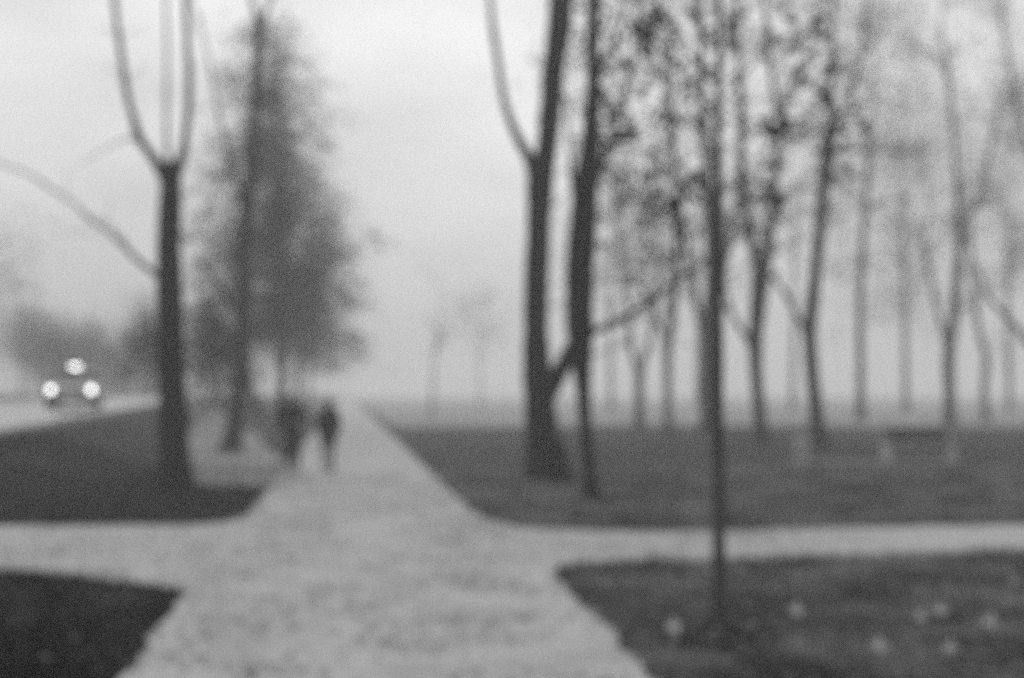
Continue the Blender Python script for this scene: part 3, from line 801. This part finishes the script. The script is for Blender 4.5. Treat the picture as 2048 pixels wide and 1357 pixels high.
# ------------------------------------------------------------------ taxi
def taxi():
    g = at(142, 777, 50.5) + Vector((-0.23, .975, 0)) * 2.2
    zr = road_h(g.y) + 0.09
    root = thing('taxi', 'oncoming grey taxi with two lit headlamps and a lit roof sign on the road', 'taxi', (g.x, g.y, zr))
    rz = 0.235
    W = lambda m, n, mt, par=root, smooth=True: m.build(n, mt, par, smooth, False)
    root.rotation_euler = (0, 0, rz)
    # stations front (y=-2.3) to rear (y=2.3): y, bottom, shoulder z, half width
    st = [(-2.28, .34, .62, .66), (-2.22, .26, .72, .78), (-2.0, .22, .80, .86), (-1.4, .20, .90, .90), (-.9, .20, .95, .91), (0, .20, .97, .91), (1.0, .20, .98, .91), (1.7, .22, .98, .89), (2.15, .28, .95, .82), (2.28, .36, .86, .70)]
    v, f = [], []
    for y, b, t, w in st:
        mid = (b + t) / 2
        sec = [(-w * .86, b), (-w * .97, b + .06), (-w, mid), (-w * .97, t - .06), (-w * .86, t), (-w * .4, t + .025), (w * .4, t + .025), (w * .86, t), (w * .97, t - .06), (w, mid), (w * .97, b + .06), (w * .86, b)]
        v += [(x, y, z) for x, z in sec]
    n = 12
    for i in range(len(st) - 1):
        for k in range(n):
            f.append((i * n + k, (i + 1) * n + k, (i + 1) * n + (k + 1) % n, i * n + (k + 1) % n))
    f.append(tuple(range(n))); f.append(tuple((len(st) - 1) * n + k for k in range(n))[::-1])
    m = MB(); m.add(v, f)
    # roof shell and pillars
    m.rings([(0, .30, 1.37, .60, .86), (0, .30, 1.42, .58, .82), (0, .30, 1.455, .40, .55)], 24)
    for s in (-1, 1):
        m.tube([((s * .78, -.98, .96), .035), ((s * .56, -.38, 1.39), .03)], 6, 0); m.tube([((s * .80, .22, .96), .04), ((s * .60, .25, 1.39), .035)], 6, 0)
        m.tube([((s * .76, 1.65, .97), .05), ((s * .54, .98, 1.39), .04)], 6, 0)
    W(m, 'body', M['car_paint'])
    gl = MB(); gl.add([(-.76, -.96, .965), (.76, -.96, .965), (.55, -.40, 1.375), (-.55, -.40, 1.375), (-.74, -.93, .955), (.74, -.93, .955), (.53, -.37, 1.365), (-.53, -.37, 1.365)], [(0, 1, 2, 3), (7, 6, 5, 4), (0, 4, 5, 1), (3, 2, 6, 7), (1, 5, 6, 2), (0, 3, 7, 4)])
    W(gl, 'windscreen', M['glass'], smooth=False)
    gl = MB(); gl.add([(-.74, 1.63, .975), (.74, 1.63, .975), (.53, 1.0, 1.375), (-.53, 1.0, 1.375), (-.72, 1.60, .965), (.72, 1.60, .965), (.51, .97, 1.365), (-.51, .97, 1.365)], [(3, 2, 1, 0), (4, 5, 6, 7), (0, 1, 5, 4), (2, 3, 7, 6), (1, 2, 6, 5), (0, 4, 7, 3)])
    W(gl, 'rear_window', M['glass'], smooth=False)
    for s in (-1, 1):
        for ya, yb, yc, yd in ((-.90, .18, .20, -.36), (.26, 1.60, .96, .29)):
            gl = MB(); o = s * .012
            gl.add([(s * .79, ya, .97), (s * .80, yb, .97), (s * .60, yc, 1.37), (s * .58, yd, 1.37), (s * .79 - o, ya, .965), (s * .80 - o, yb, .965), (s * .60 - o, yc, 1.365), (s * .58 - o, yd, 1.365)], [(0, 1, 2, 3), (7, 6, 5, 4), (0, 4, 5, 1), (1, 5, 6, 2), (2, 6, 7, 3), (3, 7, 4, 0)])
            W(gl, 'side_window', M['glass'], smooth=False)
        hl = MB(); hl.ball((s * .675, -2.20, .66), (.125, .10, .12)); W(hl, 'headlight', M['headlamp'])
        mr = MB(); mr.box((s * .96, -.75, 1.02), (.18, .10, .13), .03); W(mr, 'wing_mirror', M['car_paint'])
        for y in (-1.42, 1.38):
            w = MB(); w.lathe([(.20, -.10), (.29, -.11), (.325, -.07), (.325, .07), (.29, .11), (.20, .10)], (s * .80, y, .325), 24, 'x'); wh = W(w, 'wheel', M['rubber'])
            rm = MB(); rm.lathe([(.03, -.115), (.17, -.112), (.20, -.09), (.20, .09), (.17, .112), (.03, .115)], (s * .80, y, .325), 18, 'x'); r_ = W(rm, 'rim', M['metal'], wh)
    gr = MB()
    for k in range(4): gr.box((0, -2.285, .56 + k * .035), (.80, .03, .016), .004)
    W(gr, 'grille', M['metal'])
    bp = MB(); bp.box((0, -2.27, .38), (1.56, .14, .14), .04); bp.box((0, 2.27, .42), (1.5, .14, .16), .04); W(bp, 'bumper', M['car_paint'])
    pl = MB(); pl.box((0, -2.35, .40), (.50, .016, .11), .003); W(pl, 'number_plate', M['plate'])
    rl = MB(); rl.box((0, .05, 1.46), (.46, .16, .03), .01); rb = W(rl, 'roof_sign', M['rubber'])
    rl = MB(); rl.box((0, .05, 1.52), (.34, .14, .15), .04); W(rl, 'lit_panel', M['rooflamp'], rb)
    return root
taxi()

# ------------------------------------------------------------------ bench, paving, bin
def bench():
    a = ground(1773, 925); c = ground(1838, 925)
    root = thing('park_bench', 'park bench with dark plank back and pale concrete ends on the right lawn', 'bench', (c.x, c.y, 0))
    w = (1903 - 1773) * c.y / F
    for s in (-1, 1):
        m = MB(); x = c.x + s * w / 2
        m.box((x, c.y + .02, .215), (.13, .46, .43), .02); m.box((x, c.y - .02, .025), (.17, .56, .05), .01)
        m.box((x, c.y + .27, .56), (.11, .09, .50), .02, Matrix.Rotation(-.18, 3, 'X'))
        m.build('leg', M['concrete'], root)
    m = MB()
    for k in range(4): m.box((c.x, c.y - .17 + k * .115, .45), (w + .06, .095, .035), .008)
    m.build('seat', M['wood_pale'], root)
    m = MB()
    for k in range(3): m.box((c.x, c.y + .215 + k * .022, .585 + k * .118), (w - .02, .03, .105), .008, Matrix.Rotation(-.18, 3, 'X'))
    m.build('backrest', M['wood_dark'], root)
bench()
p0, p1 = ground(1585, 928), ground(1912, 928)
m = MB(); yb = p0.y + 1.0
n = 8
for i in range(n):
    for j in range(2):
        x0 = p0.x + (p1.x - p0.x) * i / n; x1 = p0.x + (p1.x - p0.x) * (i + 1) / n
        m.box(((x0 + x1) / 2, p0.y - .1 + .55 * j + .275, 0.012 + random.uniform(-.004, .006)), (x1 - x0 - .012, .54, .05), .006)
tag(m.build('paving', M['paving'], None, False), kind='structure')
def litter_bin():
    c = ground(1603, 918)
    root = thing('litter_bin', 'squat pale concrete litter bin at the left end of the bench paving', 'bin', (c.x, c.y, 0))
    m = MB(); m.lathe([(.17, .03), (.19, .05), (.225, .50), (.235, .56), (.235, .60), (.19, .60), (.17, .40)], (c.x, c.y, 0), 20); m.build('body', M['concrete'], root)
    m = MB(); m.lathe([(.165, .28), (.175, .59), (.185, .612), (.165, .615), (.15, .58)], (c.x, c.y, 0), 20); m.build('liner', M['iron'], root)
    m = MB(); m.lathe([(.20, -.03), (.21, .04), (.17, .05)], (c.x, c.y, 0), 20); m.build('foot', M['concrete'], root)
litter_bin()

# ------------------------------------------------------------------ people
def fuse(m, name, material, parent, voxel, smooth_it=6):
    me = m.mesh(name)
    o = bpy.data.objects.new(name, me); COL.objects.link(o)
    r = o.modifiers.new('r', 'REMESH'); r.mode = 'VOXEL'; r.voxel_size = voxel
    s = o.modifiers.new('s', 'SMOOTH'); s.iterations = smooth_it; s.factor = .5
    dg = bpy.context.evaluated_depsgraph_get(); dg.update()
    em = bpy.data.meshes.new_from_object(o.evaluated_get(dg))
    em.name = name
    bpy.data.objects.remove(o); bpy.data.meshes.remove(me)
    return add_obj(name, em, material, parent, True, False)

def person(px, py, d, height, label, sh=.19, coat_len=.52, coat='dark_wool', trousers='dark_cloth', hair='dark_hair', stride=.22, long_hair=False, rz=.117, arm_out=.05, bag=False, lean=0.0):
    g = ground(px, py)
    root = thing('person', label, 'person', (g.x, g.y, .012), rz, 'people walking away along the path')
    k = height / 1.75
    V = lambda x, y, z: Vector((x * k + lean * z, y * k, z * k))
    J = {}
    for s, nm in ((-1, 'l'), (1, 'r')):
        f = s * stride
        J[nm] = dict(hip=V(s * .085, 0, .92), knee=V(s * .088, f * .55 + .04, .50), ankle=V(s * .080, f * 1.0 - (.03 if f < 0 else 0), .095 if f > 0 else .115),
                     toe=V(s * .095, f * 1.0 + .15, .04), sh=V(s * sh, -.01, 1.425), el=V(s * (sh + .05 + arm_out), -.05 - f * .35, 1.14), wr=V(s * (sh + .03 + arm_out * .6), .02 - f * .75, .90))
    b = MB()
    b.rings([(lean * .85 * k, 0, .84 * k, .13 * k, .10 * k), (lean * .95 * k, 0, .95 * k, .165 * k, .115 * k), (lean * 1.1 * k, 0, 1.10 * k, .135 * k, .10 * k), (lean * 1.3 * k, .0, 1.30 * k, (sh - .03) * k, .115 * k), (lean * 1.42 * k, -.01 * k, 1.42 * k, (sh - .03) * k, .09 * k), (lean * 1.49 * k, -.01 * k, 1.49 * k, .07 * k, .06 * k)])
    b.tube([(V(0, -.01, 1.45), .058 * k), (V(0, .01, 1.57), .052 * k)], 12, 0)
    hc = V(0, .02, 1.635)
    b.ball(hc, (.074 * k, .095 * k, .115 * k), 20, 14); b.ball(hc + V(0, .035, -.055), (.052 * k, .062 * k, .06 * k))
    b.tube([(hc + Vector((0, .085 * k, .02 * k)), .012 * k), (hc + Vector((0, .108 * k, -.02 * k)), .015 * k)], 8, 0)
    for s in (-1, 1): b.ball(hc + Vector((s * .076 * k, -.005, -.005)), (.012 * k, .02 * k, .03 * k), 8, 6)
    for nm, s in (('l', -1), ('r', 1)):
        j = J[nm]
        b.tube([(j['hip'], .085 * k), (j['hip'].lerp(j['knee'], .5), .072 * k), (j['knee'], .052 * k), (j['knee'].lerp(j['ankle'], .35), .054 * k), (j['ankle'], .035 * k)], 12, 0)
        b.tube([(j['ankle'] + Vector((0, -.04 * k, -.05 * k)), .035 * k), (j['ankle'].lerp(j['toe'], .6), .036 * k), (j['toe'], .028 * k)], 10, 0)
        b.tube([(V(s * (sh - .06), -.01, 1.43), .06 * k), (j['sh'], .056 * k), (j['sh'].lerp(j['el'], .5), .046 * k), (j['el'], .040 * k), (j['el'].lerp(j['wr'], .4), .038 * k), (j['wr'], .026 * k)], 12, 0)
        w = j['wr']; dn = (w - j['el']).normalized(); fw = Vector((0, 1, 0)); ac = (fw - dn * fw.dot(dn)).normalized()
        pm = w + dn * .05 * k
        b.tube([(w, .024 * k), (pm, .030 * k), (w + dn * .088 * k, .026 * k)], 10, 0)
        for i, L in enumerate((.072, .082, .076, .060)):
            o0 = w + dn * .085 * k + ac * (.026 - i * .0175) * k
            inw = Vector((-s, 0, 0))
            b.tube([(o0, .0095 * k), (o0 + dn * L * .5 * k + inw * .008 * k, .0092 * k), (o0 + dn * L * .85 * k + inw * .03 * k, .0085 * k)], 8, 0)
        t0 = w + dn * .03 * k + ac * .02 * k
        b.tube([(t0, .012 * k), (t0 + (dn * .6 + ac * .7).normalized() * .035 * k, .011 * k), (t0 + (dn * .85 + ac * .5).normalized() * .07 * k, .009 * k)], 8, 0)
    body = fuse(b, 'body', M['skin'], root, .0075, 4)
    # coat
    c = MB(); z1 = coat_len
    rows = [(z1, .185, .15), ((z1 + .95) / 2, .185, .145), (.95, .185, .14), (1.12, .165, .13), (1.30, sh + .005, .145), (1.42, sh + .01, .115), (1.475, .11, .085), (1.52, .078, .07)]
    c.rings([(lean * z * k, -.005, z * k, rx * k, ry_ * k) for z, rx, ry_ in rows])
    for nm in 'lr':
        j = J[nm]
        c.tube([(V((sh - .05) * (1 if nm == 'r' else -1), -.01, 1.42), .078 * k), (j['sh'], .074 * k), (j['sh'].lerp(j['el'], .5), .064 * k), (j['el'], .058 * k), (j['wr'].lerp(j['el'], .12), .046 * k)], 12, 0)
    co = fuse(c, 'coat', M[coat], root, .014, 5)
    t = MB()
    t.rings([(lean * .8 * k, 0, .80 * k, .14 * k, .115 * k), (lean * .95 * k, 0, .95 * k, .172 * k, .125 * k), (lean * 1.04 * k, 0, 1.04 * k, .16 * k, .118 * k)])
    for nm in 'lr':
        j = J[nm]
        t.tube([(j['hip'], .098 * k), (j['hip'].lerp(j['knee'], .5), .086 * k), (j['knee'], .068 * k), (j['knee'].lerp(j['ankle'], .4), .066 * k), (j['ankle'] + Vector((0, 0, .01)), .056 * k)], 12, 0)
    fuse(t, 'trousers', M[trousers], root, .014, 4)
    for nm in 'lr':
        j = J[nm]; sh_ = MB()
        sh_.tube([(j['ankle'] + Vector((0, -.05 * k, -.045 * k)), .046 * k), (j['ankle'].lerp(j['toe'], .5) + Vector((0, 0, .0)), .048 * k), (j['toe'] + Vector((0, .02, 0)), .034 * k)], 10, 0)
        sh_.tube([(j['ankle'] + Vector((0, -.01, -.06 * k)), .05 * k), (j['ankle'] + Vector((0, -.005, .03 * k)), .048 * k)], 10, 0)
        fuse(sh_, 'shoe', M['shoe'], root, .012, 3)
    hr = MB(); hr.ball(hc + Vector((0, -.018 * k, .018 * k)), (.086 * k, .10 * k, .115 * k), 20, 14)
    if long_hair: hr.ball(hc + Vector((0, -.055 * k, -.07 * k)), (.075 * k, .055 * k, .12 * k))
    fuse(hr, 'hair', M[hair], root, .012, 4)
    for s in (-1, 1):
        e = MB(); e.ball(hc + Vector((s * .03 * k, .083 * k, .012 * k)), .012 * k, 10, 8); e.build('eye', M['eye'], body, True, False)
    return root
person(588, 944, 31.5, 1.72, 'broad person in a long dark coat walking on the left side of the path', sh=.25, coat_len=.34, hair='grey_hair', stride=.07, arm_out=.05, lean=-0.05)
person(657, 947, 31.5, 1.62, 'slim person in a short dark jacket and grey trousers walking mid-path', sh=.155, coat_len=.66, coat='dark_cloth', trousers='mid_cloth', stride=.10, long_hair=True, arm_out=.035)

# ------------------------------------------------------------------ haze, sky, sun, camera
bm = bmesh.new(); bmesh.ops.create_cube(bm, size=1)
for w in bm.verts:
    w.co = Vector((w.co.x * 1320, w.co.y * 800 + 285, (w.co.z + .5) * 36 - 1.2))
me = bpy.data.meshes.new('haze'); bm.to_mesh(me); bm.free()
hz = add_obj('haze', me, None, smooth=False)
hm = bpy.data.materials.new('haze_air'); hm.use_nodes = True
nt = hm.node_tree; nt.nodes.clear()
out = nt.nodes.new('ShaderNodeOutputMaterial'); pv = nt.nodes.new('ShaderNodeVolumePrincipled')
pv.inputs['Color'].default_value = (.95, .95, .95, 1); pv.inputs['Density'].default_value = HAZE; pv.inputs['Anisotropy'].default_value = 0.25
nt.links.new(pv.outputs['Volume'], out.inputs['Volume'])
me.materials.append(hm)
tag(hz, 'pale winter mist filling the park', 'haze', kind='stuff')

ELEV, ROT = math.radians(38), math.radians(-6)
w = bpy.data.worlds.new('World'); scene.world = w; w.use_nodes = True
nt = w.node_tree; bg = nt.nodes['Background']
sky = nt.nodes.new('ShaderNodeTexSky'); sky.sky_type = 'NISHITA'; sky.sun_disc = False
sky.sun_elevation = ELEV; sky.sun_rotation = ROT; sky.dust_density = 6; sky.air_density = 1.0
bw = nt.nodes.new('ShaderNodeRGBToBW')
nt.links.new(sky.outputs['Color'], bw.inputs['Color']); veil = nt.nodes.new('ShaderNodeMix'); veil.data_type = 'RGBA'; veil.inputs['Factor'].default_value = 0.93   # even cloud cover
stc = nt.nodes.new('ShaderNodeTexCoord'); smp = nt.nodes.new('ShaderNodeMapping'); smp.inputs['Scale'].default_value = (1, 1, 2.6)
snz = nt.nodes.new('ShaderNodeTexNoise'); snz.inputs['Scale'].default_value = 4.5; snz.inputs['Detail'].default_value = 3
scr = nt.nodes.new('ShaderNodeValToRGB'); scr.color_ramp.elements[0].position = .33; scr.color_ramp.elements[1].position = .68
scr.color_ramp.elements[0].color = (5.7, 5.7, 5.7, 1); scr.color_ramp.elements[1].color = (8.6, 8.6, 8.6, 1)
nt.links.new(stc.outputs['Generated'], smp.inputs['Vector']); nt.links.new(smp.outputs['Vector'], snz.inputs['Vector'])
nt.links.new(snz.outputs['Fac'], scr.inputs['Fac']); nt.links.new(scr.outputs['Color'], veil.inputs['B'])
nt.links.new(bw.outputs['Val'], veil.inputs['A']); nt.links.new(veil.outputs['Result'], bg.inputs['Color'])
bg.inputs['Strength'].default_value = 0.12
sd = bpy.data.lights.new('sun', 'SUN'); sd.energy = 0.6; sd.angle = math.radians(40); sd.color = (1, 1, 1)
so = bpy.data.objects.new('sun', sd); COL.objects.link(so)
dirv = Vector((math.sin(ROT) * math.cos(ELEV), math.cos(ROT) * math.cos(ELEV), math.sin(ELEV)))   # towards the sun
so.rotation_euler = dirv.to_track_quat('Z', 'Y').to_euler(); so.location = (0, 0, 40)

cd = bpy.data.cameras.new('camera'); cam = bpy.data.objects.new('camera', cd); COL.objects.link(cam)
cam.location = (0, 0, CAM_H); cam.rotation_euler = (math.pi / 2 + TILT, 0, 0)
cd.lens = 50; cd.sensor_width = 36; cd.sensor_fit = 'HORIZONTAL'; cd.clip_start = .05; cd.clip_end = 3000
cd.dof.use_dof = True; cd.dof.focus_distance = 1.0; cd.dof.aperture_fstop = 4.3   # focused close: everything beyond is soft
scene.camera = cam
scene.view_settings.view_transform = 'Standard'; scene.view_settings.look = 'None'; scene.view_settings.gamma = 1
scene.view_settings.exposure = 0.0
cy = scene.cycles
cy.max_bounces = 6; cy.diffuse_bounces = 3; cy.glossy_bounces = 2; cy.transmission_bounces = 2; cy.volume_bounces = 2
cy.use_adaptive_sampling = False
cy.use_denoising = False
